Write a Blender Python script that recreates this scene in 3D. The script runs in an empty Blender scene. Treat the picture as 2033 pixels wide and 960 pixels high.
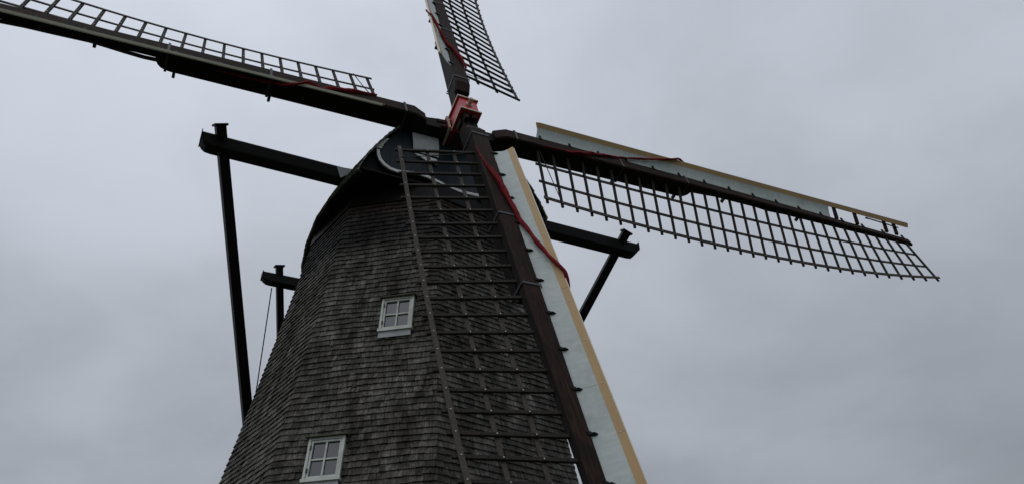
import bpy, bmesh, math, random
import numpy as np
from mathutils import Matrix, Vector
random.seed(7)
rng = np.random.default_rng(11)
scene = bpy.context.scene
COL = scene.collection

# ------------------------------------------------------------------ camera
PITCH, ROLL, FPX = 0.6200, -0.0494, 1572.9
_f = np.array([0, math.cos(PITCH), math.sin(PITCH)])
_u = np.array([0, -math.sin(PITCH), math.cos(PITCH)])
_r = np.array([1.0, 0, 0])
CR = math.cos(ROLL) * _r + math.sin(ROLL) * _u
CU = -math.sin(ROLL) * _r + math.cos(ROLL) * _u
CAM = np.array([0, 0, 1.6])
cam_data = bpy.data.cameras.new('camera')
cam = bpy.data.objects.new('camera', cam_data)
COL.objects.link(cam)
cam_data.sensor_fit = 'HORIZONTAL'
cam_data.sensor_width = 36.0
cam_data.lens = 36.0 * FPX / 2033.0
cam_data.clip_end = 6000
cam.matrix_world = Matrix(((CR[0], CU[0], -_f[0], CAM[0]), (CR[1], CU[1], -_f[1], CAM[1]),
                           (CR[2], CU[2], -_f[2], CAM[2]), (0, 0, 0, 1)))
scene.camera = cam

# ------------------------------------------------------------------ sky (overcast) and sun
SUN_ELEV, SUN_AZ = math.radians(58), math.radians(-130)    # hidden by the clouds behind the photographer (azimuth from +Y)
SUN_DIR = np.array([math.sin(SUN_AZ) * math.cos(SUN_ELEV), math.cos(SUN_AZ) * math.cos(SUN_ELEV), math.sin(SUN_ELEV)])
world = bpy.data.worlds.new('World')
scene.world = world
world.use_nodes = True
nt = world.node_tree
nt.nodes.clear()
def wn(t, **kw):
    n_ = nt.nodes.new(t)
    for k_, v_ in kw.items():
        setattr(n_, k_, v_)
    return n_
L = nt.links.new
out = wn('ShaderNodeOutputWorld'); bg = wn('ShaderNodeBackground')
tc = wn('ShaderNodeTexCoord')
sky = wn('ShaderNodeTexSky'); sky.sky_type = 'NISHITA'; sky.sun_disc = False
sky.sun_elevation = SUN_ELEV; sky.sun_rotation = SUN_AZ; sky.dust_density = 4.0
sep = wn('ShaderNodeSeparateXYZ'); L(tc.outputs['Generated'], sep.inputs[0])
# overcast luminance: brighter towards the zenith, a soft lobe round the hidden sun
zc = wn('ShaderNodeMath', operation='MAXIMUM'); L(sep.outputs['Z'], zc.inputs[0]); zc.inputs[1].default_value = 0.0
g1 = wn('ShaderNodeMath', operation='MULTIPLY_ADD'); L(zc.outputs[0], g1.inputs[0]); g1.inputs[1].default_value = 0.60; g1.inputs[2].default_value = 0.40
dot = wn('ShaderNodeVectorMath', operation='DOT_PRODUCT'); L(tc.outputs['Generated'], dot.inputs[0]); dot.inputs[1].default_value = tuple(SUN_DIR)
lob = wn('ShaderNodeMapRange'); L(dot.outputs['Value'], lob.inputs[0])
lob.inputs[1].default_value = -0.4; lob.inputs[2].default_value = 1.0; lob.inputs[3].default_value = 0.84; lob.inputs[4].default_value = 1.28
g2 = wn('ShaderNodeMath', operation='MULTIPLY'); L(g1.outputs[0], g2.inputs[0]); L(lob.outputs[0], g2.inputs[1])
# cloud layer: direction projected on a flat ceiling so that clouds flatten towards the horizon
zz = wn('ShaderNodeMath', operation='ADD'); L(zc.outputs[0], zz.inputs[0]); zz.inputs[1].default_value = 0.25
pr = wn('ShaderNodeVectorMath', operation='DIVIDE'); L(tc.outputs['Generated'], pr.inputs[0])
cz = wn('ShaderNodeCombineXYZ')
for i_ in range(3): L(zz.outputs[0], cz.inputs[i_])
L(cz.outputs[0], pr.inputs[1])
n1 = wn('ShaderNodeTexNoise'); n1.inputs['Scale'].default_value = 1.5; n1.inputs['Detail'].default_value = 6; n1.inputs['Roughness'].default_value = 0.47; n1.inputs['Distortion'].default_value = 0.4
n2_ = wn('ShaderNodeTexNoise'); n2_.inputs['Scale'].default_value = 4.2; n2_.inputs['Detail'].default_value = 7; n2_.inputs['Roughness'].default_value = 0.55; n2_.inputs['Distortion'].default_value = 0.25
mpn = wn('ShaderNodeMapping'); mpn.inputs['Location'].default_value = (-13.278, 4.6447, 16.076); L(pr.outputs[0], mpn.inputs[0])
L(mpn.outputs[0], n1.inputs['Vector']); L(mpn.outputs[0], n2_.inputs['Vector'])
m1 = wn('ShaderNodeMapRange', interpolation_type='SMOOTHSTEP'); L(n1.outputs['Fac'], m1.inputs[0])
m1.inputs[1].default_value = 0.30; m1.inputs[2].default_value = 0.70; m1.inputs[3].default_value = 0.865; m1.inputs[4].default_value = 1.09
m2 = wn('ShaderNodeMapRange', interpolation_type='SMOOTHSTEP'); L(n2_.outputs['Fac'], m2.inputs[0])
m2.inputs[1].default_value = 0.32; m2.inputs[2].default_value = 0.62; m2.inputs[3].default_value = 0.95; m2.inputs[4].default_value = 1.015
mm = wn('ShaderNodeMath', operation='MULTIPLY'); L(m1.outputs[0], mm.inputs[0]); L(m2.outputs[0], mm.inputs[1])
g3 = wn('ShaderNodeMath', operation='MULTIPLY'); L(g2.outputs[0], g3.inputs[0]); L(mm.outputs[0], g3.inputs[1])
ccol = wn('ShaderNodeMix', data_type='RGBA')
ccol.inputs[6].default_value = (0.905, 0.98, 1.11, 1); ccol.inputs[7].default_value = (0.92, 0.985, 1.10, 1)
L(n1.outputs['Fac'], ccol.inputs[0])
vs = wn('ShaderNodeVectorMath', operation='SCALE'); L(ccol.outputs[2], vs.inputs[0]); L(g3.outputs[0], vs.inputs['Scale'])
SKY_GAIN = 0.69
vg = wn('ShaderNodeVectorMath', operation='SCALE'); L(vs.outputs[0], vg.inputs[0]); vg.inputs['Scale'].default_value = SKY_GAIN / 0.1
mixs = wn('ShaderNodeMix', data_type='RGBA'); mixs.inputs[0].default_value = 0.97
L(sky.outputs[0], mixs.inputs[6]); L(vg.outputs[0], mixs.inputs[7])
L(mixs.outputs[2], bg.inputs['Color']); bg.inputs['Strength'].default_value = 0.10
L(bg.outputs[0], out.inputs[0])

sun_d = bpy.data.lights.new('sun', 'SUN'); sun_d.energy = 0.55; sun_d.angle = math.radians(60); sun_d.color = (1.0, 0.97, 0.93)
sun = bpy.data.objects.new('sun', sun_d); COL.objects.link(sun)
sun.rotation_euler = Vector(tuple(-SUN_DIR)).to_track_quat('-Z', 'Y').to_euler()
sun.location = (-10, -20, 40)
scene.view_settings.view_transform = 'Standard'
scene.view_settings.look = 'None'
scene.view_settings.exposure = 0.0
scene.view_settings.gamma = 1.0
scene.view_settings.use_curve_mapping = False

# ------------------------------------------------------------------ measured frame of the mill
P = dict(azi=0.4712, incl=0.3230, th=0.0413, dth=-0.0205, r0=1.520, step=0.32, w1=0.4792, w2=0.9114, w3=1.3547,
         p0=0.1131, p1=0.5403, p2=-0.3233, p3=-0.3848, doff=0.358, zo=0.0116, slant=0.0336, sl1=-0.0962,
         Lt=1.9447, po=-0.085, rt=1.9272, taper=0.1679, quad=0.0027, Ls=0.9958, zs=10.605, tx=0.0148, ty=0.0022)
LN = (0.0202, -0.0053, -0.0217, -0.0022)
DA = (-0.0110, -0.0157, 0.0111, 0.0156)
TW = (0.1165, -0.0380, -0.0793, 0.0004)
TV = (0.1767, 0.0540, -0.1092, -0.1178)
VA = (0.0449, -0.0320, -0.0417, 0.0289, 0, 0, 0, 0)
HUB = np.array([-0.8274, 10.3398, 11.5836])
az, inc = P['azi'], P['incl']
N_ = np.array([math.sin(az) * math.cos(inc), -math.cos(az) * math.cos(inc), math.sin(inc)])   # windshaft, outwards
H_ = np.array([math.cos(az), math.sin(az), 0.0])
V_ = np.array([-math.sin(az) * math.sin(inc), math.cos(az) * math.sin(inc), math.cos(inc)])
NH = np.array([math.sin(az), -math.cos(az), 0.0])
AX = HUB - NH * P['Lt']; AX[2] = 0.0
ANG = (0, math.pi / 2, math.pi, -math.pi / 2)

# ------------------------------------------------------------------ materials
def mat(name, col, rough=0.8, spec=0.5, var=0.0, vscale=6.0, stretch=(1, 1, 1), col2=None, bump=0.0, bscale=40.0, bstretch=None,
        grime=None, gscale=2.0, gamt=0.5, metallic=0.0, tone=False):
    m = bpy.data.materials.new(name); m.use_nodes = True
    t = m.node_tree; b = t.nodes['Principled BSDF']
    b.inputs['Roughness'].default_value = rough
    b.inputs['Specular IOR Level'].default_value = spec
    b.inputs['Metallic'].default_value = metallic
    tcn = t.nodes.new('ShaderNodeTexCoord'); mp = t.nodes.new('ShaderNodeMapping')
    mp.inputs['Scale'].default_value = stretch
    t.links.new(tcn.outputs['Object'], mp.inputs[0])
    ns = t.nodes.new('ShaderNodeTexNoise'); ns.inputs['Scale'].default_value = vscale; ns.inputs['Detail'].default_value = 6; ns.inputs['Roughness'].default_value = 0.62
    t.links.new(mp.outputs[0], ns.inputs['Vector'])
    mr = t.nodes.new('ShaderNodeMapRange'); mr.inputs[1].default_value = 0.3; mr.inputs[2].default_value = 0.7
    t.links.new(ns.outputs['Fac'], mr.inputs[0])
    mx = t.nodes.new('ShaderNodeMix'); mx.data_type = 'RGBA'
    c1 = tuple(col); c2 = tuple(col2) if col2 else tuple(c * (1 - var) for c in col)
    mx.inputs[6].default_value = c1 + (1,); mx.inputs[7].default_value = c2 + (1,)
    t.links.new(mr.outputs[0], mx.inputs[0])
    last = mx.outputs[2]
    if grime:
        n2 = t.nodes.new('ShaderNodeTexNoise'); n2.inputs['Scale'].default_value = gscale; n2.inputs['Detail'].default_value = 5; n2.inputs['Roughness'].default_value = 0.65
        t.links.new(tcn.outputs['Object'], n2.inputs['Vector'])
        r2 = t.nodes.new('ShaderNodeMapRange'); r2.inputs[1].default_value = 0.48; r2.inputs[2].default_value = 0.72; r2.inputs[4].default_value = gamt
        t.links.new(n2.outputs['Fac'], r2.inputs[0])
        x2 = t.nodes.new('ShaderNodeMix'); x2.data_type = 'RGBA'; x2.inputs[7].default_value = tuple(grime) + (1,)
        t.links.new(r2.outputs[0], x2.inputs[0]); t.links.new(last, x2.inputs[6]); last = x2.outputs[2]
    if tone:
        at = t.nodes.new('ShaderNodeAttribute'); at.attribute_name = 'tone'
        sc = t.nodes.new('ShaderNodeVectorMath'); sc.operation = 'SCALE'
        t.links.new(last, sc.inputs[0]); t.links.new(at.outputs['Fac'], sc.inputs['Scale']); last = sc.outputs[0]
    t.links.new(last, b.inputs['Base Color'])
    if bump:
        nb = t.nodes.new('ShaderNodeTexNoise'); nb.inputs['Scale'].default_value = bscale; nb.inputs['Detail'].default_value = 4
        mb = t.nodes.new('ShaderNodeMapping'); mb.inputs['Scale'].default_value = bstretch or stretch
        t.links.new(tcn.outputs['Object'], mb.inputs[0]); t.links.new(mb.outputs[0], nb.inputs['Vector'])
        bp = t.nodes.new('ShaderNodeBump'); bp.inputs['Strength'].default_value = bump; bp.inputs['Distance'].default_value = 0.01
        t.links.new(nb.outputs['Fac'], bp.inputs['Height']); t.links.new(bp.outputs[0], b.inputs['Normal'])
    return m

def shingle_material():
    m = mat('weathered_shingle', (0.178, 0.168, 0.156), rough=0.82, spec=0.22, col2=(0.034, 0.031, 0.029), vscale=42, stretch=(1, 1, 0.07),
            grime=(0.036, 0.037, 0.020), gscale=1.6, gamt=0.75, bump=0.6, bscale=55, bstretch=(1, 1, 0.06), tone=True)
    t = m.node_tree; b = t.nodes['Principled BSDF']
    src = b.inputs['Base Color'].links[0].from_socket
    tcn = [n for n in t.nodes if n.type == 'TEX_COORD'][0]
    # brown rain-sheltered wood over a run-off band; the cap's shade is painted into both
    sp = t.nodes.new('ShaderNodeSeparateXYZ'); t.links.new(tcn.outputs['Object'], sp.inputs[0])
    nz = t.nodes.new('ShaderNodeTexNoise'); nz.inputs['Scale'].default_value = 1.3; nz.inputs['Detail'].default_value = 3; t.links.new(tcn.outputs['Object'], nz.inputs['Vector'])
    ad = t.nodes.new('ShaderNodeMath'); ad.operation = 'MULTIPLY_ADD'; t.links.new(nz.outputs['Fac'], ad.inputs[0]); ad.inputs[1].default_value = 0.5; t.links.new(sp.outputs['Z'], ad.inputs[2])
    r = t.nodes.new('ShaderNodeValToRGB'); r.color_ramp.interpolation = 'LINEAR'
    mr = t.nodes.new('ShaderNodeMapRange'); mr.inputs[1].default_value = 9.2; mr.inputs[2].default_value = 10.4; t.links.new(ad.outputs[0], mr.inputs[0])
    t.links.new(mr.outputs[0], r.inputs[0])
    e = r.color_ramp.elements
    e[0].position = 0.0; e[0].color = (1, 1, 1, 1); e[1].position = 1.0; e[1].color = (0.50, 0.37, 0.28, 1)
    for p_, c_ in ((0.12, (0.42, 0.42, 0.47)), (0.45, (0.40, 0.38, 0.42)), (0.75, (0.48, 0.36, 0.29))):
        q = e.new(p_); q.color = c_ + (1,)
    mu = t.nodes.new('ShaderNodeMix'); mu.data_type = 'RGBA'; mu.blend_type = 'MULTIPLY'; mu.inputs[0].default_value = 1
    # patchy stains, drawn out downwards by the rain
    ms = t.nodes.new('ShaderNodeMapping'); ms.inputs['Scale'].default_value = (1, 1, 0.38); t.links.new(tcn.outputs['Object'], ms.inputs[0])
    n3 = t.nodes.new('ShaderNodeTexNoise'); n3.inputs['Scale'].default_value = 3.6; n3.inputs['Detail'].default_value = 7; n3.inputs['Roughness'].default_value = 0.7; t.links.new(ms.outputs[0], n3.inputs['Vector'])
    r3 = t.nodes.new('ShaderNodeValToRGB'); t.links.new(n3.outputs['Fac'], r3.inputs[0])
    r3.color_ramp.elements[0].position = 0.38; r3.color_ramp.elements[0].color = (0.27, 0.25, 0.21, 1)
    r3.color_ramp.elements[1].position = 0.62; r3.color_ramp.elements[1].color = (1.16, 1.14, 1.12, 1)
    m3 = t.nodes.new('ShaderNodeMix'); m3.data_type = 'RGBA'; m3.blend_type = 'MULTIPLY'; m3.inputs[0].default_value = 1
    t.links.new(src, m3.inputs[6]); t.links.new(r3.outputs[0], m3.inputs[7]); src = m3.outputs[2]
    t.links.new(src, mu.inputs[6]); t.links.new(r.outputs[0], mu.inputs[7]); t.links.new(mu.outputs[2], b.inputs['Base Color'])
    return m

M = {}
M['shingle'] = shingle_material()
M['roof'] = mat('cap_shingle', (0.19, 0.19, 0.16), col2=(0.07, 0.07, 0.06), vscale=20, rough=0.85, grime=(0.06, 0.07, 0.03), gamt=0.6, tone=True)
M['core'] = mat('dark_boarding', (0.03, 0.028, 0.026), var=0.4, rough=0.9)
M['tar'] = mat('tarred_timber', (0.010, 0.009, 0.009), col2=(0.006, 0.0055, 0.0055), vscale=3, stretch=(8, 8, 8), rough=0.5, spec=0.10, bump=0.4, bscale=20)
M['whip'] = mat('brown_spar_wood', (0.044, 0.024, 0.017), col2=(0.007, 0.005, 0.0045), vscale=9, stretch=(0.35, 4, 4), rough=0.7, spec=0.08,
                grime=(0.008, 0.007, 0.0065), gscale=3, gamt=0.8, bump=0.6, bscale=14, bstretch=(0.25, 5, 5))
M['stock'] = mat('black_stock_wood_spar_shade', (0.008, 0.007, 0.0065), col2=(0.014, 0.012, 0.011), vscale=7, stretch=(0.3, 4, 4), rough=0.7, spec=0.12, bump=0.4, bscale=12, bstretch=(0.25, 5, 5))
M['lattice'] = mat('weathered_lattice_wood', (0.046, 0.037, 0.033), col2=(0.017, 0.015, 0.014), vscale=9, stretch=(4, 4, 4), rough=0.75, spec=0.1,
                   grime=(0.030, 0.032, 0.022), gscale=4, gamt=0.6, bump=0.3, bscale=60)
M['rail'] = mat('greyed_rail_wood', (0.085, 0.069, 0.056), col2=(0.028, 0.024, 0.021), vscale=12, stretch=(3, 3, 3), rough=0.75, spec=0.2, grime=(0.045, 0.045, 0.030), gscale=5, gamt=0.6)
M['board'] = mat('pale_blue_grey_paint', (0.48, 0.525, 0.51), col2=(0.38, 0.425, 0.41), vscale=7, stretch=(3, 0.7, 0.7), rough=0.5, spec=0.4, grime=(0.24, 0.28, 0.26), gscale=2.6, gamt=0.55)
M['tan'] = mat('ochre_paint', (0.44, 0.285, 0.12), col2=(0.39, 0.25, 0.105), vscale=5, stretch=(0.5, 4, 4), rough=0.5, spec=0.4, grime=(0.30, 0.20, 0.11), gscale=2.5, gamt=0.4)
M['red'] = mat('red_paint', (0.50, 0.035, 0.040), var=0.15, rough=0.42, spec=0.45, grime=(0.25, 0.02, 0.025), gamt=0.5, gscale=6)
M['cream'] = mat('cream_paint', (0.52, 0.40, 0.31), var=0.2, rough=0.5, grime=(0.20, 0.10, 0.07), gamt=0.6, gscale=9)
M['red_shade'] = mat('shaded_red_paint', (0.24, 0.020, 0.022), var=0.4, rough=0.5, spec=0.3, grime=(0.05, 0.008, 0.008), gamt=0.8, gscale=5)  # hub red darkened so the inner box carries its shade in the colour
M['shaft'] = mat('dark_red_iron', (0.035, 0.008, 0.008), var=0.4, rough=0.6)
M['cloth'] = mat('red_sailcloth', (0.23, 0.010, 0.016), col2=(0.10, 0.006, 0.009), vscale=11, stretch=(1, 3, 3), rough=0.85, spec=0.15, bump=0.8, bscale=24, grime=(0.06, 0.008, 0.010), gscale=5, gamt=0.7)
M['window'] = mat('greenish_white_paint', (0.55, 0.575, 0.53), col2=(0.45, 0.475, 0.43), vscale=12, rough=0.55, grime=(0.23, 0.245, 0.20), gscale=7, gamt=0.5)
M['flash'] = mat('zinc_sheet', (0.48, 0.50, 0.51), col2=(0.37, 0.39, 0.40), vscale=7, rough=0.5, metallic=0.0, grime=(0.24, 0.25, 0.24), gamt=0.5, gscale=5)
M['drip'] = mat('mossy_board', (0.11, 0.10, 0.07), var=0.4, vscale=20, rough=0.85, grime=(0.05, 0.06, 0.025), gamt=0.7, gscale=8)
M['teal'] = mat('dark_teal_paint', (0.010, 0.020, 0.027), col2=(0.007, 0.014, 0.020), vscale=6, rough=0.45, spec=0.22)
M['edge'] = mat('pale_weathered_edge', (0.74, 0.71, 0.60), var=0.25, vscale=6, stretch=(0.4, 4, 4), rough=0.6)
M['white'] = mat('white_trim_paint', (0.78, 0.79, 0.77), var=0.15, vscale=10, rough=0.55, grime=(0.40, 0.42, 0.39), gscale=8, gamt=0.4)
M['iron'] = mat('grey_iron', (0.028, 0.028, 0.030), var=0.3, rough=0.55, metallic=0.0)
M['bolt'] = mat('galvanised_bolt', (0.30, 0.30, 0.30), rough=0.4, metallic=0.3)
M['rope'] = mat('dark_rope', (0.035, 0.033, 0.032), var=0.3, rough=0.9)
M['grass'] = mat('meadow_grass', (0.035, 0.050, 0.018), col2=(0.055, 0.060, 0.026), vscale=0.6, rough=0.95, grime=(0.03, 0.05, 0.015), gscale=0.08, gamt=0.7)
def glass_mat():
    m = bpy.data.materials.new('window_glass'); m.use_nodes = True
    b = m.node_tree.nodes['Principled BSDF']
    b.inputs['Base Color'].default_value = (0.026, 0.032, 0.050, 1); b.inputs['Roughness'].default_value = 0.06; b.inputs['IOR'].default_value = 1.55
    return m
M['glass'] = glass_mat()

# ------------------------------------------------------------------ mesh helpers
class MB:
    def __init__(self): self.v = []; self.f = []; self.tone = []
    def add(self, vs, fs, tone=1.0):
        o = len(self.v); self.v += [tuple(map(float, p)) for p in vs]
        for f in fs: self.f.append(tuple(i + o for i in f)); self.tone.append(tone)
        return self
    def box(self, x0, x1, y0, y1, z0, z1, tone=1.0):
        vs = [(x0, y0, z0), (x1, y0, z0), (x1, y1, z0), (x0, y1, z0), (x0, y0, z1), (x1, y0, z1), (x1, y1, z1), (x0, y1, z1)]
        return self.add(vs, [(0, 3, 2, 1), (4, 5, 6, 7), (0, 1, 5, 4), (1, 2, 6, 5), (2, 3, 7, 6), (3, 0, 4, 7)], tone)
    def loft(self, rings, caps=True, closed=True, tone=1.0):
        o = len(self.v); n = len(rings[0])
        vs = [p for r in rings for p in r]; fs = []
        for i in range(len(rings) - 1):
            for j in range(n if closed else n - 1):
                k = (j + 1) % n
                fs.append((i * n + j, i * n + k, (i + 1) * n + k, (i + 1) * n + j))
        if caps and closed:
            fs.append(tuple(range(n - 1, -1, -1))); fs.append(tuple((len(rings) - 1) * n + j for j in range(n)))
        return self.add(vs, fs, tone)
    def tube(self, pts, rad, n=8, caps=True):
        pts = [np.array(p, float) for p in pts]
        rad = rad if hasattr(rad, '__len__') else [rad] * len(pts)
        rings = []; ref = None
        for i, p in enumerate(pts):
            t = pts[min(i + 1, len(pts) - 1)] - pts[max(i - 1, 0)]; t /= np.linalg.norm(t)
            if ref is None:
                ref = np.cross(t, (0, 0, 1.0)) if abs(t[2]) < .9 else np.cross(t, (1.0, 0, 0))
            ref = ref - t * (ref @ t); ref /= np.linalg.norm(ref); b = np.cross(t, ref)
            rings.append([p + (ref * math.cos(2 * math.pi * j / n) + b * math.sin(2 * math.pi * j / n)) * rad[i] for j in range(n)])
        return self.loft(rings, caps)
    def beam(self, p, q, w, h, up=(0, 0, 1), ch=0.015):
        p = np.array(p, float); q = np.array(q, float); t = (q - p) / np.linalg.norm(q - p)
        y = np.cross(np.array(up, float), t); y /= np.linalg.norm(y); z = np.cross(t, y)
        prof = chamfer(w / 2, h / 2, ch)
        return self.loft([[c + y * a + z * b for a, b in prof] for c in (p, q)])
    def mesh(self, name, m, smooth=False, recalc=True):
        me = bpy.data.meshes.new(name); me.from_pydata(self.v, [], self.f); me.update()
        if recalc:
            b = bmesh.new(); b.from_mesh(me); bmesh.ops.recalc_face_normals(b, faces=b.faces); b.to_mesh(me); b.free()
        if any(t != 1.0 for t in self.tone) or m in (M['shingle'], M['roof']):
            a = me.attributes.new('tone', 'FLOAT', 'FACE'); a.data.foreach_set('value', self.tone)
        me.materials.append(m)
        if smooth:
            for p in me.polygons: p.use_smooth = True
        return me

def chamfer(a, b, c):
    return [(-a + c, -b), (a - c, -b), (a, -b + c), (a, b - c), (a - c, b), (-a + c, b), (-a, b - c), (-a, -b + c)]

WORLD = {}
def mw(x, y, z, o):
    return Matrix(((x[0], y[0], z[0], o[0]), (x[1], y[1], z[1], o[1]), (x[2], y[2], z[2], o[2]), (0, 0, 0, 1)))
def put(name, me, parent=None, world=None, local=None):
    o = bpy.data.objects.new(name, me); COL.objects.link(o)
    if parent is not None:
        o.parent = parent
        pw = WORLD[parent.name]
        lm = local if local is not None else (pw.inverted() @ world if world is not None else Matrix.Identity(4))
        o.matrix_basis = lm; WORLD[o.name] = pw @ lm
    else:
        w = world if world is not None else Matrix.Identity(4)
        o.matrix_basis = w; WORLD[o.name] = w
    return o
def tag(o, label=None, cat=None, group=None, kind=None):
    if label: o['label'] = label
    if cat: o['category'] = cat
    if group: o['group'] = group
    if kind: o['kind'] = kind
    return o
def part(name, b, m, parent, **kw):
    sm = kw.pop('smooth', False)
    return put(name, b.mesh(name, M[m], sm), parent, **kw)

# ------------------------------------------------------------------ ground
b = MB(); R_ = 3000
b.add([(-R_, -R_, 0), (R_, -R_, 0), (R_, R_, 0), (-R_, R_, 0)], [(0, 1, 2, 3)])
tag(put('ground', b.mesh('ground', M['grass'])), kind='structure')

# ------------------------------------------------------------------ tower
tower = put('smock_tower', None, world=Matrix.Translation(AX))
tag(tower, 'tapering eight-sided windmill tower clad in dark weathered wooden shingles', 'windmill tower')
def tow(k, z):                                       # tower corner k at height z, local to the tower's base
    dz = 10 - z
    r = P['rt'] + dz * P['taper'] + P['quad'] * dz * dz
    t = -math.pi / 2 + P['po'] + ((k % 8) - 1.5) * math.pi / 4 + VA[k % 8]
    return np.array([P['tx'] * (z - 10) + r * math.cos(t), P['ty'] * (z - 10) + r * math.sin(t), z])
def face_frame(k, z=6.0):
    a, c, u = tow(k, z), tow(k + 1, z), tow(k, z + 2)
    e = (c - a) / np.linalg.norm(c - a); nrm = np.cross(e, u - a); nrm /= np.linalg.norm(nrm)
    if nrm @ (a * (1, 1, 0)) < 0: nrm = -nrm
    up = np.cross(nrm, e)
    if up[2] < 0: up = -up
    return a, e, up, nrm
b = MB()
zs_ = np.linspace(0, 10.1, 12)
def inset(p, dd):
    q = np.array(p); l = math.hypot(q[0], q[1]); q[:2] *= (l - dd) / l; return q
b.loft([[inset(tow(k, z), 0.022) for k in range(8)] for z in zs_])
part('core_wall', b, 'core', tower)

ROW = 0.092
WA, WE, WU, WN = face_frame(1)
WINS = [(1.342, 1.455), (0.622, -0.790)]              # window centres on the front face (along, up)
WW, WH = 0.478, 0.61
def in_window(p):
    q = p - WA; u, v = q @ WE, q @ WU
    for cx, cy in WINS:
        if abs(u - cx) < WW / 2 - 0.012 and -WH / 2 - 0.02 < v - cy < WH / 2 - 0.012: return True
    return False
def project(p):
    q = p - CAM; x, y, z = q @ CR, q @ CU, q @ _f
    return (1016.5 + FPX * x / z, 480 - FPX * y / z) if z > 0.1 else (-1e4, -1e4)
shingles = []
for k in range(8):
    a_, e_, u_, nrm = face_frame(k)
    nrow = int(9.95 / ROW)
    ph = rng.uniform(0, 6.28, 6)
    for j in range(nrow + 1):
        z0 = j * ROW + 0.02
        Lw = np.linalg.norm(tow(k + 1, z0) - tow(k, z0))
        xs = [0.0]
        while xs[-1] < Lw:
            xs.append(xs[-1] + rng.choice([rng.uniform(.055, .085), rng.uniform(.08, .135)], p=[.45, .55]))
        xs[-1] = Lw
        if len(xs) > 2 and xs[-1] - xs[-2] < .04: xs.pop(-2)
        rowt = rng.uniform(.9, 1.1)
        for i in range(len(xs) - 1):
            f0, f1 = xs[i] / Lw, xs[i + 1] / Lw
            fm = (f0 + f1) / 2
            wav = 0.009 * math.sin(3.1 * fm * 2 + ph[0] + j * .19) + 0.004 * math.sin(9 * fm + ph[1] + j * .7) + rng.normal(0, .0022)
            if rng.random() < .012: wav -= rng.uniform(.008, .020)
            edge = min(fm, 1 - fm)
            if edge < .05: wav *= .3
            zb = z0 + wav; zt = z0 + ROW * 1.75
            gap = .0012 if rng.random() < .75 else .003
            g = gap / Lw
            c0 = g if i > 0 else 0; c1 = g if i < len(xs) - 2 else 0
            tl = .024 + rng.uniform(-.004, .007); tilt = rng.normal(0, .0012)
            def q(f, z): return tow(k, z) * (1 - f) + tow(k + 1, z) * f
            B0, B1 = q(f0 + c0, zb + tilt * (.5 if edge > .05 else 0)), q(f1 - c1, zb - tilt * (.5 if edge > .05 else 0))
            T0, T1 = q(f0 + c0, zt), q(f1 - c1, zt)
            mid = (B0 + B1 + T0 + T1) / 4
            if k == 1 and in_window((B0 + B1) / 2 + (0, 0, .045)): continue
            cn = lambda p, o_: p + nrm * o_
            # mitred at the tower corners: push the end points out along the corner, not along the face normal
            def outp(p, f, o_):
                if f <= 0 or f >= 1:
                    d_ = np.array([p[0], p[1], 0.0]); d_ /= np.linalg.norm(d_); return p + d_ * o_ * 1.07
                return p + nrm * o_
            fa, fb = (0 if i == 0 else f0), (1 if i == len(xs) - 2 else f1)
            vs = [outp(B0, fa, tl), outp(B1, fb, tl + rng.uniform(-.002, .002)), outp(T1, fb, -.004), outp(T0, fa, -.004),
                  outp(B0, fa, -.012), outp(B1, fb, -.012)]
            tone = float(np.clip(rng.lognormal(-.02, .23) * rowt, .5, 1.7))
            if rng.random() < .04: tone *= 1.35
            if rng.random() < .08: tone *= .6
            fs = [(0, 1, 2, 3), (4, 5, 1, 0), (4, 0, 3), (5, 2, 1)]
            area = 0
            if k in (1, 2, 0):
                w_ = [np.array(project(AX + vs[i_])) for i_ in (0, 1, 2, 3)]
                cxy = sum(w_) / 4
                if 0 < cxy[0] < 2033 and 0 < cxy[1] < 952:
                    h_ = (w_[0] - w_[3]) * .55; e2 = w_[1] - w_[0]
                    area = abs(h_[0] * e2[1] - h_[1] * e2[0])
                    if k == 2 and cxy[0] > 1000: area *= .5
            shingles.append((area, vs, fs, tone))
order = sorted(range(len(shingles)), key=lambda i: -shingles[i][0])
solo = set(order[:300])
rest = MB()
for i, (ar, vs, fs, tone) in enumerate(shingles):
    if i in solo:
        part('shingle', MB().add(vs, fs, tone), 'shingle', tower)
    else:
        rest.add(vs, fs, tone)
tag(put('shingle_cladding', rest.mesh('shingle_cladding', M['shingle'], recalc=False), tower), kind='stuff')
b = MB()
b.loft([[inset(tow(k, z), -.042) for k in range(8)] for z in (9.86, 10.19)])  # tarred curb; its lower part blackens the shingle tops as painted overhang shade
part('curb_shade_ring', b, 'tar', tower)

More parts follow.
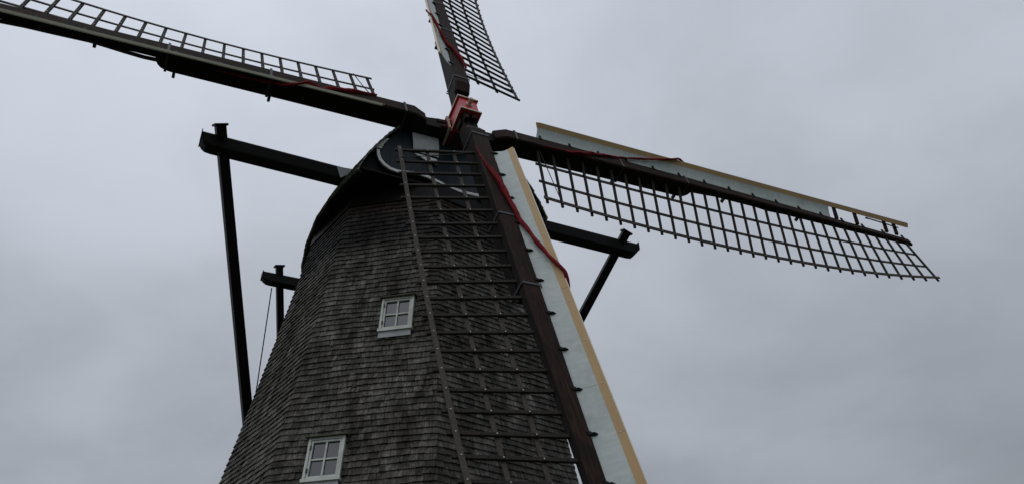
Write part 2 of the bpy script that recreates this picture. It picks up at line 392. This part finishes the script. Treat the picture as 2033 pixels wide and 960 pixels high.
# windows: frame > sash, glazing bars, panes, drip board, flashing
for wi, (cx, cy) in enumerate(WINS):
    o_ = AX + WA + WE * cx + WU * cy
    fw = mw(WE, WU, WN, o_)
    a, c = WW / 2, WH / 2; t = .034
    b = MB()
    b.box(-a, -a + t, -c, c, -.03, .062); b.box(a - t, a, -c, c, -.03, .062)
    b.box(-a + t, a - t, c - t, c, -.03, .060); b.box(-a - .012, a + .012, -c - .012, -c + t, -.03, .082)
    win = part('window', b, 'window', tower, world=fw)
    win['label'] = ['upper small four-pane casement window with white frame', 'lower small four-pane casement window with white frame'][wi]
    s = .027; ia, ic = a - t - .004, c - t - .004
    b = MB()
    b.box(-ia, -ia + s, -ic, ic, -.01, .050); b.box(ia - s, ia, -ic, ic, -.01, .050)
    b.box(-ia + s, ia - s, ic - s, ic, -.01, .048); b.box(-ia + s, ia - s, -ic, -ic + s + .01, -.01, .048)
    part('sash', b, 'window', win)
    part('glazing_bar', MB().box(-.011, .011, -ic + s + .01, ic - s, .005, .044), 'window', win)
    part('glazing_bar', MB().box(-ia + s, -.011, -.010, .010, .005, .042).box(.011, ia - s, -.010, .010, .005, .042), 'window', win)
    for sx in (-1, 1):
        for sy in (-1, 1):
            x0, x1 = sorted((sx * .009, sx * (ia - s + .003))); y0, y1 = sorted((sy * .008, sy * (ic - s + .003)))
            part('pane', MB().box(x0, x1, y0, y1, .016, .022), 'glass', win)
    b = MB()
    b.add([(-a - .035, c + .004, .0), (a + .035, c + .004, .0), (a + .035, c - .008, .105), (-a - .035, c - .008, .105),
           (-a - .035, c + .020, .0), (a + .035, c + .020, .0), (a + .035, c + .006, .107), (-a - .035, c + .006, .107)],
          [(0, 1, 2, 3), (7, 6, 5, 4), (3, 2, 6, 7), (0, 3, 7, 4), (1, 5, 6, 2)])
    part('drip_board', b, 'drip', win)
    b = MB()
    b.add([(-a + .002, -c - .014, .055), (a - .01, -c - .014, .055), (a - .008, -c - .098, .036), (-a - .004, -c - .098, .036),
           (-a + .002, -c - .014, .048), (a - .01, -c - .014, .048), (a - .008, -c - .098, .029), (-a - .004, -c - .098, .029)],
          [(0, 1, 2, 3), (7, 6, 5, 4), (3, 2, 6, 7), (0, 3, 7, 4), (1, 5, 6, 2), (0, 4, 5, 1)])
    part('flashing', b, 'flash', win)
    for sy in (-.5, .55):
        part('hinge', MB().box(-a + .030, -a + .050, sy * c - .028, sy * c + .028, .05, .068), 'iron', win)

# ------------------------------------------------------------------ cap (frame: x = towards the sails, y = to the right, z = up from 10 m)
cap = put('windmill_cap', None, world=mw(NH, H_, (0, 0, 1), AX + np.array([0, 0, 10.0])))
tag(cap, 'dark boat-shaped windmill cap with teal gable, white scroll trim and black tail beams', 'windmill cap')
ZE = 0.14
PROF = [(1, 0), (.965, .095), (.926, .194), (.84, .362), (.70, .60), (.56, .79), (.36, .93), (.16, .985), (0, 1)]
def prof(q):
    ts = np.linspace(0, 1, len(PROF)); return np.interp(q, ts, [p[0] for p in PROF]), np.interp(q, ts, [p[1] for p in PROF])
SS = [1.78, 1.5, .9, .2, -.6, -1.3, -1.75, -2.2, -2.55, -2.8, -2.92]
BB = [1.71, 1.79, 1.92, 2.0, 1.98, 1.89, 1.79, 1.56, 1.20, .75, .06]
def half(s): return float(np.interp(-s, [-x for x in SS], BB))
def ridge(s): return float(np.interp(-s, [-1.78, 0, 1.5, 2.5, 2.92], [1.78, 1.78, 1.62, 1.10, .25]))
def roof_pt(s, side, q, off=0.0):
    tf, zf = prof(q); B = half(s)
    p = np.array([s, side * B * tf, ZE + (ridge(s) - ZE) * zf])
    if off:
        tf2, zf2 = prof(min(q + .02, 1)); tf1, zf1 = prof(max(q - .02, 0))
        dt, dz = (tf2 - tf1) * B, (zf2 - zf1) * (ridge(s) - ZE)
        l = math.hypot(dt, dz); p += np.array([0, side * dz / l, -dt / l]) * off
    return p
b = MB()
ss = list(np.linspace(1.70, -2.9, 34)); qs = list(np.linspace(0, 1, 17))
rings = [[roof_pt(s, -1, q) for q in qs] + [roof_pt(s, 1, q) for q in qs[::-1][1:]] for s in ss]
b.loft(rings, caps=False, closed=False)
roof = part('roof_shell', b, 'core', cap)
b = MB()
nq = 26
for side in (-1, 1):
    for j in range(nq):
        q0 = j / nq - .012; q1 = min(1, (j + 1.8) / nq)
        s = 1.80 + rng.uniform(-.012, .012)
        while s > -2.9:
            w = rng.uniform(.07, .13); s1 = max(s - w, -2.91)
            qa = max(0, q0 + rng.uniform(-.004, .004)); qa = -0.0 if j == 0 else qa
            t0 = .032 + rng.uniform(-.004, .008)
            A, Bq = roof_pt(s - .001, side, qa, t0), roof_pt(s1 + .001, side, qa, t0)
            Cq, D = roof_pt(s1 + .001, side, q1, .010), roof_pt(s - .001, side, q1, .010)
            E_, F_ = roof_pt(s - .001, side, qa, .002), roof_pt(s1 + .001, side, qa, .002)
            if j == 0:
                for pnt in (A, Bq, E_, F_): pnt[2] -= .03
            b.add([A, Bq, Cq, D, E_, F_], [(0, 1, 2, 3), (4, 5, 1, 0), (4, 0, 3), (5, 2, 1)], float(np.clip(rng.lognormal(0, .3), .4, 1.9)))
            s = s1
tag(put('roof_shingles', b.mesh('roof_shingles', M['roof'], recalc=False), roof), kind='stuff')
# soffit, fascia and the pale bead along the eave
rim = [(s, -half(s)) for s in np.linspace(1.76, -2.91, 40)] + [(s, half(s)) for s in np.linspace(-2.91, 1.76, 40)]
b = MB(); b.loft([[(x * .995, y * .985, ZE + .05) for x, y in rim], [(x * .995, y * .985, ZE + .075) for x, y in rim]])
part('soffit', b, 'tar', cap)
def rim_strip(d0, d1, z0, z1):
    n_ = len(rim); mb = MB(); rings = []
    for x, y in rim:
        l = math.hypot(x * .6, y); ux, uy = x * .6 / l, y / l
        rings.append([(x + ux * d0, y + uy * d0, z0), (x + ux * d1, y + uy * d1, z0), (x + ux * d1, y + uy * d1, z1), (x + ux * d0, y + uy * d0, z1)])
    return mb.loft(rings)
part('fascia', rim_strip(-.06, .004, ZE - .045, ZE + .06), 'tar', cap)
part('eave_bead', rim_strip(-.094, -.074, ZE - .01, ZE + .049), 'iron', cap)

# gable: vertical planks with a wavy lower edge, white scroll trim, pale verge blocks
TRIM = [(-1.397, .73), (-1.385, .62), (-1.345, .52), (-1.27, .44), (-1.17, .385), (-1.05, .365), (-.90, .385), (-.68, .435), (-.50, .42),
        (-.36, .385), (-.20, .335), (-.03, .30), (.20, .285), (.43, .30), (.60, .335), (.76, .385), (.90, .42), (1.05, .43), (1.17, .43), (1.27, .47), (1.345, .54), (1.385, .63), (1.397, .73)]
def trim_z(t):
    pts = [p for p in TRIM if p[1] < .6]
    return float(np.interp(t, [p[0] for p in pts], [p[1] for p in pts]))
def gable_top(t):
    g = [(half(1.7) * prof(q)[0], ZE + (ridge(1.7) - ZE) * prof(q)[1]) for q in np.linspace(0, 1, 40)][::-1]
    return float(np.interp(abs(t), [p[0] for p in g], [p[1] for p in g]))
b = MB()
ts = np.linspace(-half(1.7) * .985, half(1.7) * .985, 30)
b.loft([[(x, t, z) for t, z in [(t, ZE + .08) for t in ts] + [(t, max(ZE + .09, gable_top(t) - .04)) for t in ts[::-1]]] for x in (1.58, 1.62)])
gable = part('gable_wall', b, 'tar', cap)
edges = np.linspace(-1.37, 1.37, 15)
for i in range(14):
    t0, t1 = edges[i] + .002, edges[i + 1] - .002
    tt = np.linspace(t0, t1, 5); x0 = 1.645 + random.uniform(-.003, .003)
    poly = [(t, trim_z(t)) for t in tt] + [(t, max(gable_top(t) - .05, trim_z(t) + .03)) for t in tt[::-1]]
    part('plank', MB().loft([[(x, t, z) for t, z in poly] for x in (x0, x0 + .03)]), 'teal', gable)
b = MB(); rings = []
for i, (t, z) in enumerate(TRIM):
    a0 = np.array(TRIM[max(i - 1, 0)]); a1 = np.array(TRIM[min(i + 1, len(TRIM) - 1)]); d = (a1 - a0) / np.linalg.norm(a1 - a0)
    nn = np.array([-d[1], d[0]]) * .027
    rings.append([(1.68, t - nn[0], z - nn[1]), (1.715, t - nn[0], z - nn[1]), (1.715, t + nn[0], z + nn[1]), (1.68, t + nn[0], z + nn[1])])
b.loft(rings)
part('scroll_trim', b, 'white', gable)
for side in (-1, 1):
    for j in range(6):
        u_ = j / 5; c_ = np.array([0, side * (1.395 - .115 * u_ ** 1.3), .765 + .20 * u_])
        ang = math.radians(8 + 42 * u_); d = np.array([0, side * -math.cos(ang), math.sin(ang) * .9]); d /= np.linalg.norm(d); p_ = np.array([0, -d[2], d[1]])
        vs = []
        for x in (1.69, 1.735 + .008 * (j % 2)):
            for a_, b_ in ((-.05, -.014), (.055 + random.uniform(-.012, .012), -.014), (.055 + random.uniform(-.012, .012), .013), (-.05, .013)):
                q_ = c_ + d * a_ + p_ * b_; vs.append((x, q_[1], q_[2]))
        part('verge_block', MB().add(vs, [(0, 3, 2, 1), (4, 5, 6, 7), (0, 1, 5, 4), (1, 2, 6, 5), (2, 3, 7, 6), (3, 0, 4, 7)]), 'white', gable)
# curved zinc sheet under the windshaft and its pale lower lip
b = MB(); rows = []
for i in range(9):
    u = i / 8; z = 1.46 - .54 * u; x = 1.70 + .05 * math.sin(u * 2.6) - .02 * u
    rows.append([(x, -.83 + .05 * u, z), (x, -.33 + .02 * u, z), (x - .012, -.33 + .02 * u, z), (x - .012, -.83 + .05 * u, z)])
b.loft(rows)
part('zinc_sheet', b, 'flash', gable)
b = MB(); b.loft([[(x, -.76, .86), (x, -.50, .75), (x, -.34, .74), (x, -.34, .85), (x, -.56, .87)] for x in (1.70, 1.72)])
part('zinc_lip', b, 'white', gable)

# tail beams
def sprit(name, s, z, ht, dep, T1, T2, lab):
    b = MB(); rings = []
    a = ht / 2
    def ring(x):
        o = []
        for t, zz in ((-T1, a), (-T1, -.02 * 1), (-T1 + .035, -a * .55), (-T1 + .09, -a * .9), (-T1 + .18, -a),
                      (T2 - .18, -a), (T2 - .09, -a * .9), (T2 - .035, -a * .55), (T2, -.02), (T2, a)):
            o.append((x, t, z + zz))
        return o
    for x in (s - dep / 2, s - dep / 2 + .014, s - dep / 2 + .038, s + dep / 2 - .038, s + dep / 2 - .014, s + dep / 2):
        rr = ring(x)
        sc_ = {0: .72, 1: .90}.get(min(rings.__len__(), 5 - rings.__len__()), 1.0)
        rr = [(p[0], p[1] * (1 - .003 * (1 - sc_)), z + (p[2] - z) * sc_) for p in rr]
        rings.append(rr)
    b.loft(rings)
    o = part(name, b, 'tar', cap); o['label'] = lab
    return o
S1 = P['Lt'] - P['Ls']
sp1 = sprit('long_sprit', S1 + .01, .57, .29, .24, 4.13, 4.20, 'long black cross beam through the cap')
sp2 = sprit('short_sprit', -2.30, .32, .24, .18, 2.48, 2.48, 'short black cross beam at the rear of the cap')
for (t, sgn) in ((-4.13, -1), (4.20, 1)):
    b = MB(); x = S1 + .01
    b.box(x - .135, x + .135, min(t, t + sgn * .014), max(t, t + sgn * .014), .57 - .02, .57 + .16)
    part('end_board', b, 'tar', sp1)
b = MB(); b.box(-2.40, -2.20, -2.495, -2.481, .30, .44)
part('end_board', b, 'tar', sp2)
TAIL = np.array([-5.9, 0, -9.0])
def brace(top, w, over):
    top = np.array(top); d = (top - TAIL) / np.linalg.norm(top - TAIL); e = top + d * over
    b = MB().beam(TAIL, e, w, w, up=(1, 0, 0), ch=.012)
    o = part('brace', b, 'tar', cap)
    b = MB().beam(e, e + d * .035, w + .055, w + .055, up=(1, 0, 0), ch=.006)
    part('brace_lid', b, 'tar', o)
brace((S1 + .03, -3.80, .60), .16, .30); brace((S1 + .03, 3.80, .60), .16, .30)
brace((-2.30, -2.14, .33), .13, .27); brace((-2.30, 2.14, .33), .13, .27)
part('tail_pole', MB().beam((-1.6, 0, .55), (-6.3, 0, -9.3), .26, .26, up=(0, 1, 0)), 'tar', cap)
for sg in (-1, 1):
    b = MB(); x = S1 + .01 + .121
    b.loft([[(xx, sg * 1.93, .665), (xx, sg * 1.66, .695), (xx, sg * 1.68, .60), (xx, sg * 1.85, .44)] for xx in (x + .002, x + .012)])
    part('lead_flashing', b, 'flash', sp1)

# rope with hook under the short beam
pw = WORLD[cap.name]
rp = pw @ Vector((-2.27, -2.27, .22))
b = MB()
b.tube([(0, 0, .02), (0, 0, -.05)], .012, 6)
hk = [(.0, 0, -.05)] + [(.030 * math.sin(a), 0, -.085 + .035 * math.cos(a)) for a in np.linspace(0, 4.3, 9)]
b.tube(hk, .011, 6)
end = pw @ Vector((-3.3, -2.06, -9.2))
e_ = np.array(end - rp)
pts = [np.array([0, 0, -.11]) * (1 - t) + e_ * t + np.array([0, 0, -.10]) * math.sin(math.pi * t) for t in np.linspace(0, 1, 14)]
rope = put('hoist_rope', MB().tube(pts, .011, 6).mesh('hoist_rope', M['rope']), world=Matrix.Translation(rp))
tag(rope, 'thin dark rope hanging from the hook under the short rear beam', 'rope')
put('hook', b.mesh('hook', M['iron']), rope)

# ------------------------------------------------------------------ rotor
rotor = put('sail_rotor', None, world=Matrix.Translation(HUB))
tag(rotor, 'four lattice windmill sails on two crossed black stocks with red hub', 'windmill sails')
FR = []
for k in range(4):
    t = P['th'] + ANG[k] + (P['dth'] if k in (1, 3) else 0) + DA[k]
    D = math.cos(t) * H_ + math.sin(t) * V_ + N_ * LN[k]; D /= np.linalg.norm(D)
    T = math.sin(t) * H_ - math.cos(t) * V_
    NN = np.cross(D, -T)
    O = HUB + N_ * (P['doff'] if k in (1, 3) else 0)
    FR.append((D, T, NN, O, mw(D, -T, NN, O)))
# local sail frame: x outwards along the spar, y towards the leading (wind board) side, z to the front

# windshaft
b = MB(); b.tube([HUB - HUB + N_ * .02, -N_ * .45, -N_ * .9, -N_ * 2.2], [.19, .21, .24, .24], 20)
part('windshaft', b, 'shaft', rotor, smooth=False)

def hw(r): return float(np.interp(r, [0, .9, 3, 5, 8, 11.3], [.158, .15, .145, .132, .108, .078]))
def fz(r): return float(np.interp(r, [0, 5, 8, 11.4], [.110, .110, .095, .060]))
def bz(r): return float(np.interp(r, [0, 5, 8, 11.4], [-.048, -.048, -.050, -.030]))
b = MB(); rings = []
for i, r in enumerate([.66, .665, .88, .90, 1.5, 3, 4, 5, 6.5, 8, 9.5, 11.25, 11.34, 11.35]):
    w = hw(r); f = fz(r); z0 = bz(r); c = .026
    if r < .7: f = f - .085; w = w - .012
    if r > 11.3: f = f - .04 * (r - 11.3) / .05
    rings.append([(r, -w + c * .4, z0), (r, w - c * .4, z0), (r, w, z0 + c * .4), (r, w, f - c), (r, w - c, f), (r, -w + c, f), (r, -w, f - c), (r, -w, z0 + c * .4)])
b.loft(rings)
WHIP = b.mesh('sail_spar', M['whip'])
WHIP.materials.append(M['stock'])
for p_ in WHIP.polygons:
    if p_.normal.z < .4: p_.material_index = 1  # spar sides and back in black, their shade painted into the colour

def stock_mesh(k):
    b = MB(); rings = []
    rs = [4.80, 4.88, 4.95, 4.99, 5.02, 5.04]; bk = [-.235, -.225, -.200, -.165, -.12, -.07]
    far = FR[k][4].inverted() @ FR[k + 2][4]               # the other arm's frame: the stock keeps in line with both spars
    st = [(-r, k_) for r, k_ in zip(rs[::-1], bk[::-1])] + [(-3, -.25), (-1, -.275), (0, -.28), (1, -.275), (3, -.25)] + list(zip(rs, bk))
    for r, z0 in st:
        w = .138 if abs(r) < 4.7 else .134; f = -.052
        c = .012
        ring = [(r, -w + c, z0), (r, w - c, z0), (r, w, z0 + c), (r, w, f), (r, -w, f), (r, -w, z0 + c)]
        if r < 0: ring = [tuple(far @ Vector((-x, -y, z))) for x, y, z in ring]
        rings.append(ring)
    b.loft(rings); return b.mesh('stock', M['stock'])
STK = {}
for k in (0, 1):
    D, T, NN, O, F = FR[k]
    STK[k] = put('stock', stock_mesh(k), rotor, world=F)
    STK[k]['label'] = ['black timber stock behind the left and right sails', 'black timber stock behind the upper and lower sails'][k]
    # poll box round the stock: body, two flanges with cream rims, wedges
    R_b, W_b, za, zb_ = .215, .165, (-.375 if k else -.42), (.078 if k else -.004)
    b = MB(); b.box(-R_b, R_b, -W_b, W_b, za, zb_)
    pb = part('poll_box', b, 'red' if k else 'red_shade', rotor, world=F)
    pb['label'] = ['red inner hub box with cream rims', 'red outer hub box with cream rims and central pin'][k]
    for sx in (-1, 1):
        x0, x1 = sorted((sx * R_b, sx * (R_b + .030)))
        e1 = .030
        part('flange', MB().box(x0, x1, -W_b - e1, W_b + e1, za - .01, zb_ + e1), 'red' if k else 'red_shade', pb)
        b = MB()
        m_ = .005
        b.box(x0 - .004, x1 + .004, -W_b - e1 - m_, -W_b - e1 + .006, za - .01, zb_ + e1 + m_)
        b.box(x0 - .004, x1 + .004, W_b + e1 - .006, W_b + e1 + m_, za - .01, zb_ + e1 + m_)
        b.box(x0 - .004, x1 + .004, -W_b - e1 + .006, W_b + e1 - .006, zb_ + e1 - .006, zb_ + e1 + m_)
        part('flange_rim', b, 'cream', pb)
        xs_ = sx * (R_b + .03)
        for y0, y1, z0, z1, ln in ((-.125, -.02, -.050, zb_ - .02 if k else -.02, .13), (.03, .125, -.050, zb_ - .03 if k else -.02, .17), (-.165, -.139, -.24, -.06, .15), (.139, .165, -.25, -.06, .19)):
            z1 = max(z1, z0 + .03)
            xa, xb = xs_, xs_ + sx * ln
            vs = [(xa, y0, z0), (xa, y1, z0), (xa, y1, z1), (xa, y0, z1), (xb, y0 + .01, z0), (xb, y1 - .01, z0), (xb, y1 - .012, z1 - .012), (xb, y0 + .012, z1 - .012)]
            part('wedge', MB().add(vs, [(0, 3, 2, 1), (4, 5, 6, 7), (0, 1, 5, 4), (1, 2, 6, 5), (2, 3, 7, 6), (3, 0, 4, 7)]), 'whip', STK[k])
    if k == 1:
        b = MB(); b.tube([(.01, 0, zb_), (.01, 0, zb_ + .022)], .062, 20); b.tube([(.01, 0, zb_ + .022), (.01, 0, zb_ + .125), (.01, 0, zb_ + .135)], [.040, .040, .033], 20)
        part('pin', b, 'cream', pb)

# lattice
NB = 31
def twist(k, r):
    u = r / 10; return P['p0'] + P['p1'] * u + P['p2'] * u * u + P['p3'] * u ** 3 + TW[k] + TV[k] * (u - .5)
def lat(k, r, w, off=0.0):                                 # point of the lattice in the sail frame, off = along the lattice normal
    ph = twist(k, r); u = r / 10
    return np.array([r + (P['slant'] + P['sl1'] * u) * w, -(w * math.cos(ph)) - off * math.sin(ph) * -1 * -1, P['zo'] - w * math.sin(ph) + off * math.cos(ph)])
BARL = P['w3'] + .115
b = MB(); pf = chamfer(.026, .019, .005)
b.loft([[(x, y * s_, z * s_) for y, z in pf] for x, s_ in ((0, 1), (BARL, .92))])
BAR = b.mesh('lattice_bar', M['lattice'])

SAIL_LABEL = ['right sail, lattice below the spar and pale wind board above', 'upper sail cut off by the top edge, lattice to its right',
              'left sail seen almost edge on from below', 'lower sail hanging in front of the shingled tower']
PEGS = [1.60 + .633 * j for j in range(16)]
BANDS = [1.06, 3.34, 4.88]
IN_Y, IN_Z, OUT_Y, OUT_Z = .140, .085, .430, .266
def wb(u, off=0.0):                                        # cross-section of the wind board: u 0 = at the spar, 1 = leading edge
    y = IN_Y + (OUT_Y - IN_Y) * u; z = IN_Z + (OUT_Z - IN_Z) * u - .022 * math.sin(math.pi * u)
    dy, dz = (OUT_Y - IN_Y), (OUT_Z - IN_Z) - .022 * math.pi * math.cos(math.pi * u)
    l = math.hypot(dy, dz)
    return y - dz / l * off, z + dy / l * off
def wb_strip(r0, r1, u0, u1, t0, t1, n=7, endcurve=0.0):
    b = MB(); us = np.linspace(u0, u1, n)
    loop = [wb(u, t1) for u in us] + [wb(u, t0) for u in us[::-1]]
    uu = list(us) + list(us[::-1])
    b.loft([[(r0 + endcurve * math.sin(math.pi * (1 - u) * .8) + .02 * u * (endcurve != 0), y, z) for (y, z), u in zip(loop, uu)], [(r1, y, z) for y, z in loop]])
    return b
WBM = [wb_strip(1.50, 4.298, .0 - .30, .80, -.006, .006, endcurve=.05).mesh('wind_board', M['board']), wb_strip(4.302, 6.648, .0 - .30, .80, -.006, .006).mesh('wind_board', M['board']),
       wb_strip(6.652, 8.86, .0 - .30, .80, -.006, .006).mesh('wind_board', M['board'])]
TNM = [wb_strip(1.50, 4.998, .74, 1.0, -.016, .008, n=4, endcurve=.05).mesh('nose_board', M['tan']), wb_strip(5.002, 7.348, .74, 1.0, -.016, .008, n=4).mesh('nose_board', M['tan']),
       wb_strip(7.352, 11.36, .74, 1.0, -.016, .008, n=4).mesh('nose_board', M['tan'])]
EDG = wb_strip(1.57, 11.355, 1.001, 1.03, -.032, .006, n=2).mesh('edge_strip', M['edge'])
b = MB()
y0, z0 = wb(.0); y1, z1 = wb(.78, -.03)
b.loft([[(x, y0 - .03, z0 - .03), (x, y1 + .01, z1 - .012), (x, y1 - .012, z1 + .012), (x, y0 - .03, z0 + .012)] for x in (-.045, .045)])
BRK = b.mesh('nose_bracket', M['whip'])
b = MB(); b.tube([(0, .06, .0), (0, .015, .004), (0, -.02, .0)], [.016, .024, .018], 8); b.box(-.022, .022, -.075, -.02, -.014, .016)
PEG = b.mesh('peg', M['tar'])
def band_mesh(r, zback):
    w = hw(r) + .005; f = fz(r) + .005; a = MB(); ww = max(w, .144)
    t = .006; x0, x1 = -.019, .019
    a.box(x0, x1, -w, w, f - .004, f + t); a.box(x0, x1, -ww - t, -ww, zback, f - .01); a.box(x0, x1, ww, ww + t, zback, f - .01); a.box(x0, x1, -ww, ww, zback - t, zback)
    return a.mesh('iron_band', M['iron'])
BNM = [band_mesh(1.06, -.285), band_mesh(3.34, -.256), band_mesh(4.88, -.236)]
BKP = MB().box(-.022, .022, -.03, .03, -.085, .02).mesh('band_peg', M['tar'])

for k in range(4):
    D, T, NN, O, F = FR[k]
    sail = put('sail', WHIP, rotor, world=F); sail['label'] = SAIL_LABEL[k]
    for i in range(NB):
        r = P['r0'] + i * P['step']
        a = lat(k, r, -.03); c = lat(k, r, BARL - .05); x = (c - a) / np.linalg.norm(c - a)
        y = np.array([1.0, 0, 0]) - x * x[0]; y /= np.linalg.norm(y); z = np.cross(x, y)
        jit = random.uniform(-.012, .012)
        put('lattice_bar', BAR, sail, local=mw(x, y, z, a + x * jit))
    bolts = MB()
    for j, w in enumerate((P['w1'], P['w2'], P['w3'])):
        off = .027 if j == 2 else -.027
        b = MB(); rings = []
        rr = [P['r0'] - .075] + [P['r0'] + i * P['step'] for i in range(NB)] + [P['r0'] + (NB - 1) * P['step'] + .06]
        for r in rr:
            c = lat(k, r, w); ph = twist(k, r)
            yv = np.array([0, -math.cos(ph), -math.sin(ph)]); zv = np.array([0, -math.sin(ph), math.cos(ph)])
            wd = .031 if j == 2 else .027
            rings.append([c + yv * p_ + zv * (q_ + off) for p_, q_ in ((-wd, -.009), (wd, -.009), (wd, .009), (-wd, .009))])
        b.loft(rings); part('lattice_rail', b, 'rail', sail)
        for i in range(NB):
            r = P['r0'] + i * P['step']; c = lat(k, r, w); ph = twist(k, r); zv = np.array([0, -math.sin(ph), math.cos(ph)])
            top = c + zv * (.036 if j == 2 else .019)
            bolts.tube([top, top + zv * .006], .010, 6)
    for q_ in range(14):
        r = 1.75 + q_ * .70; y_, z_ = wb(.86, .008); y2, z2 = wb(.86, .013); bolts.tube([(r, y_, z_), (r, y2, z2)], .011, 6)
    tag(put('bolts', bolts.mesh('bolts', M['bolt'], recalc=False), sail), kind='stuff')
    for me in WBM: put('wind_board', me, sail)
    for me in TNM: put('nose_board', me, sail)
    put('edge_strip', EDG, sail)
    for r in (9.05, 9.68, 10.60, 10.92): put('nose_bracket', BRK, sail, local=Matrix.Translation((r, 0, 0)))
    for r in PEGS:
        put('peg', PEG, sail, local=Matrix.Translation((r, hw(r) + .012, fz(r) - .002)))
    for r, me in zip(BANDS, BNM):
        put('iron_band', me, sail, local=Matrix.Translation((r, 0, 0)))
    for r, y_, z_ in ((3.29, .10, -.262), (4.75, .09, -.246), (5.88, .08, -.06), (7.9, .06, -.06)):
        put('band_peg', BKP, sail, local=Matrix.Translation((r, y_ * (1 if k != 0 else -1), z_)))
    # stay cord across the innermost lattice corner
    p0 = lat(k, P['r0'] + .02, .12, .03); p1 = lat(k, P['r0'] + .28, P['w3'], .05)
    part('stay_cord', MB().tube([p0, (p0 + p1) / 2 + np.array([.01, 0, -.01]), p1], .008, 6), 'rope', sail)
    # loose strap hanging slack behind the spar beyond the stock
    pts = []
    for r, z in ((4.96, -.095), (5.2, -.104), (5.45, -.090), (5.7, -.070), (5.95, -.052), (6.4, -.064), (6.8, -.070), (7.1, -.088), (7.4, -.075), (7.7, -.05)):
        pts.append((r, .10 if k != 0 else 0.0, z))
    rings = [[(x, y - .03, z - .020), (x, y + .03, z - .020), (x, y + .03, z + .020), (x, y - .03, z + .020)] for x, y, z in pts]
    part('slack_strap', MB().loft(rings), 'rope', sail)

# spare rod lying in the open end of the right sail's leading edge
b = MB(); b.tube([(9.98, .30, .19), (10.1, .30, .19), (11.0, .27, .175)], [.022, .016, .014], 7)
part('rod', b, 'tar', [o for o in rotor.children if o.get('label') == SAIL_LABEL[0]][0])

# ------------------------------------------------------------------ furled red sailcloths (one on each sail)
CL = {3: [(1.56, .175, .010), (1.75, .155, .014), (2.0, .11, .022), (2.2, .05, .045), (2.42, .0, .060), (2.7, -.05, .062), (3.05, -.10, .046), (3.5, -.165, .042), (4.0, -.25, .040), (4.4, -.33, .040), (4.62, -.395, .038), (4.76, -.445, .034, .30), (4.92, -.468, .028, .24), (5.05, -.45, .022, .19)],
      0: [(1.56, .155, .010), (1.9, .15, .014), (2.15, .15, .024), (2.36, .14, .062), (2.55, .05, .050), (2.8, -.04, .036), (3.3, -.15, .031), (3.9, -.25, .029), (4.4, -.34, .031), (4.68, -.41, .031), (4.82, -.45, .027, .30), (4.97, -.468, .022, .24), (5.1, -.45, .018, .19)],
      1: [(1.56, .15, .024), (1.8, .12, .045), (2.05, .06, .052), (2.3, -.03, .046), (2.6, -.15, .040), (2.9, -.28, .038), (3.2, -.38, .037), (3.4, -.44, .033, .30), (3.6, -.468, .028, .25), (3.85, -.455, .022, .20)],
      2: [(1.56, .14, .020), (1.8, .085, .036), (2.1, .02, .044), (2.4, -.08, .040), (2.58, -.20, .038), (2.72, -.32, .036), (2.84, -.42, .036, .30), (2.98, -.475, .036, .255), (3.15, -.46, .034, .19), (3.45, -.38, .032, .12), (3.8, -.29, .030, .07), (4.15, -.21, .024, .03)]}
CLAB = ['furled red sailcloth twisted along the right sail', 'furled red sailcloth wound round the upper sail', 'furled red sailcloth on the left sail, partly hidden behind its pale edge',
        'furled red sailcloth running diagonally across the lower sail']
for k in range(4):
    D, T, NN, O, F = FR[k]
    raw = CL[k]; rr = np.array([p[0] for p in raw]); R = np.linspace(rr[0], rr[-1], 110)
    Wd = np.interp(R, rr, [p[1] for p in raw]); Rd = np.interp(R, rr, [p[2] for p in raw])
    ker = np.array([1, 2, 3, 2, 1]) / 9.
    sm = lambda a: np.convolve(np.pad(a, 2, mode='edge'), ker, 'valid')
    Wd = sm(sm(Wd)); Rd = sm(Rd)
    zr = [(p[0], p[3]) for p in raw if len(p) > 3]
    def surf(y):
        y = max(y, -.2)
        if y < .14: return .112
        return .085 + (y - .14) * .70 + .012
    rings = []; n = 14
    ph = random.uniform(0, 6)
    for i, r in enumerate(R):
        y = -Wd[i]; rad = Rd[i] * .82
        z = surf(y) + rad * .72
        if r >= zr[0][0] - .12:
            z0_ = float(np.interp(r, [a_[0] for a_ in zr], [a_[1] for a_ in zr])); f_ = min(1.0, max(0.0, (r - zr[0][0] + .12) / .12)); z = z * (1 - f_) + z0_ * f_
        ring = []
        for j in range(n):
            a = 2 * math.pi * j / n
            tw_ = a + r * 7.5
            q = rad * (1 + .15 * math.sin(2 * tw_ + ph + 1.3 * math.sin(2.3 * r)) + .12 * math.sin(5 * a + 4.1 * r + 2.1) + .10 * math.sin(3 * a - 9 * r + ph) + .10 * math.sin(17 * r + 2 * a) + .08 * math.sin(7.3 * r + 1.7 * math.sin(3.1 * r) + ph) + .05 * math.sin(6 * a + 31 * r))
            ring.append((r + .35 * q * math.sin(a), y + q * 1.05 * math.sin(a), z + q * .8 * math.cos(a)))
        rings.append(ring)
    me = MB().loft(rings).mesh('sail_cloth', M['cloth'], smooth=True)
    o = put('sail_cloth', me, world=F)
    tag(o, CLAB[k], 'sailcloth', 'furled sailcloths on the sails')
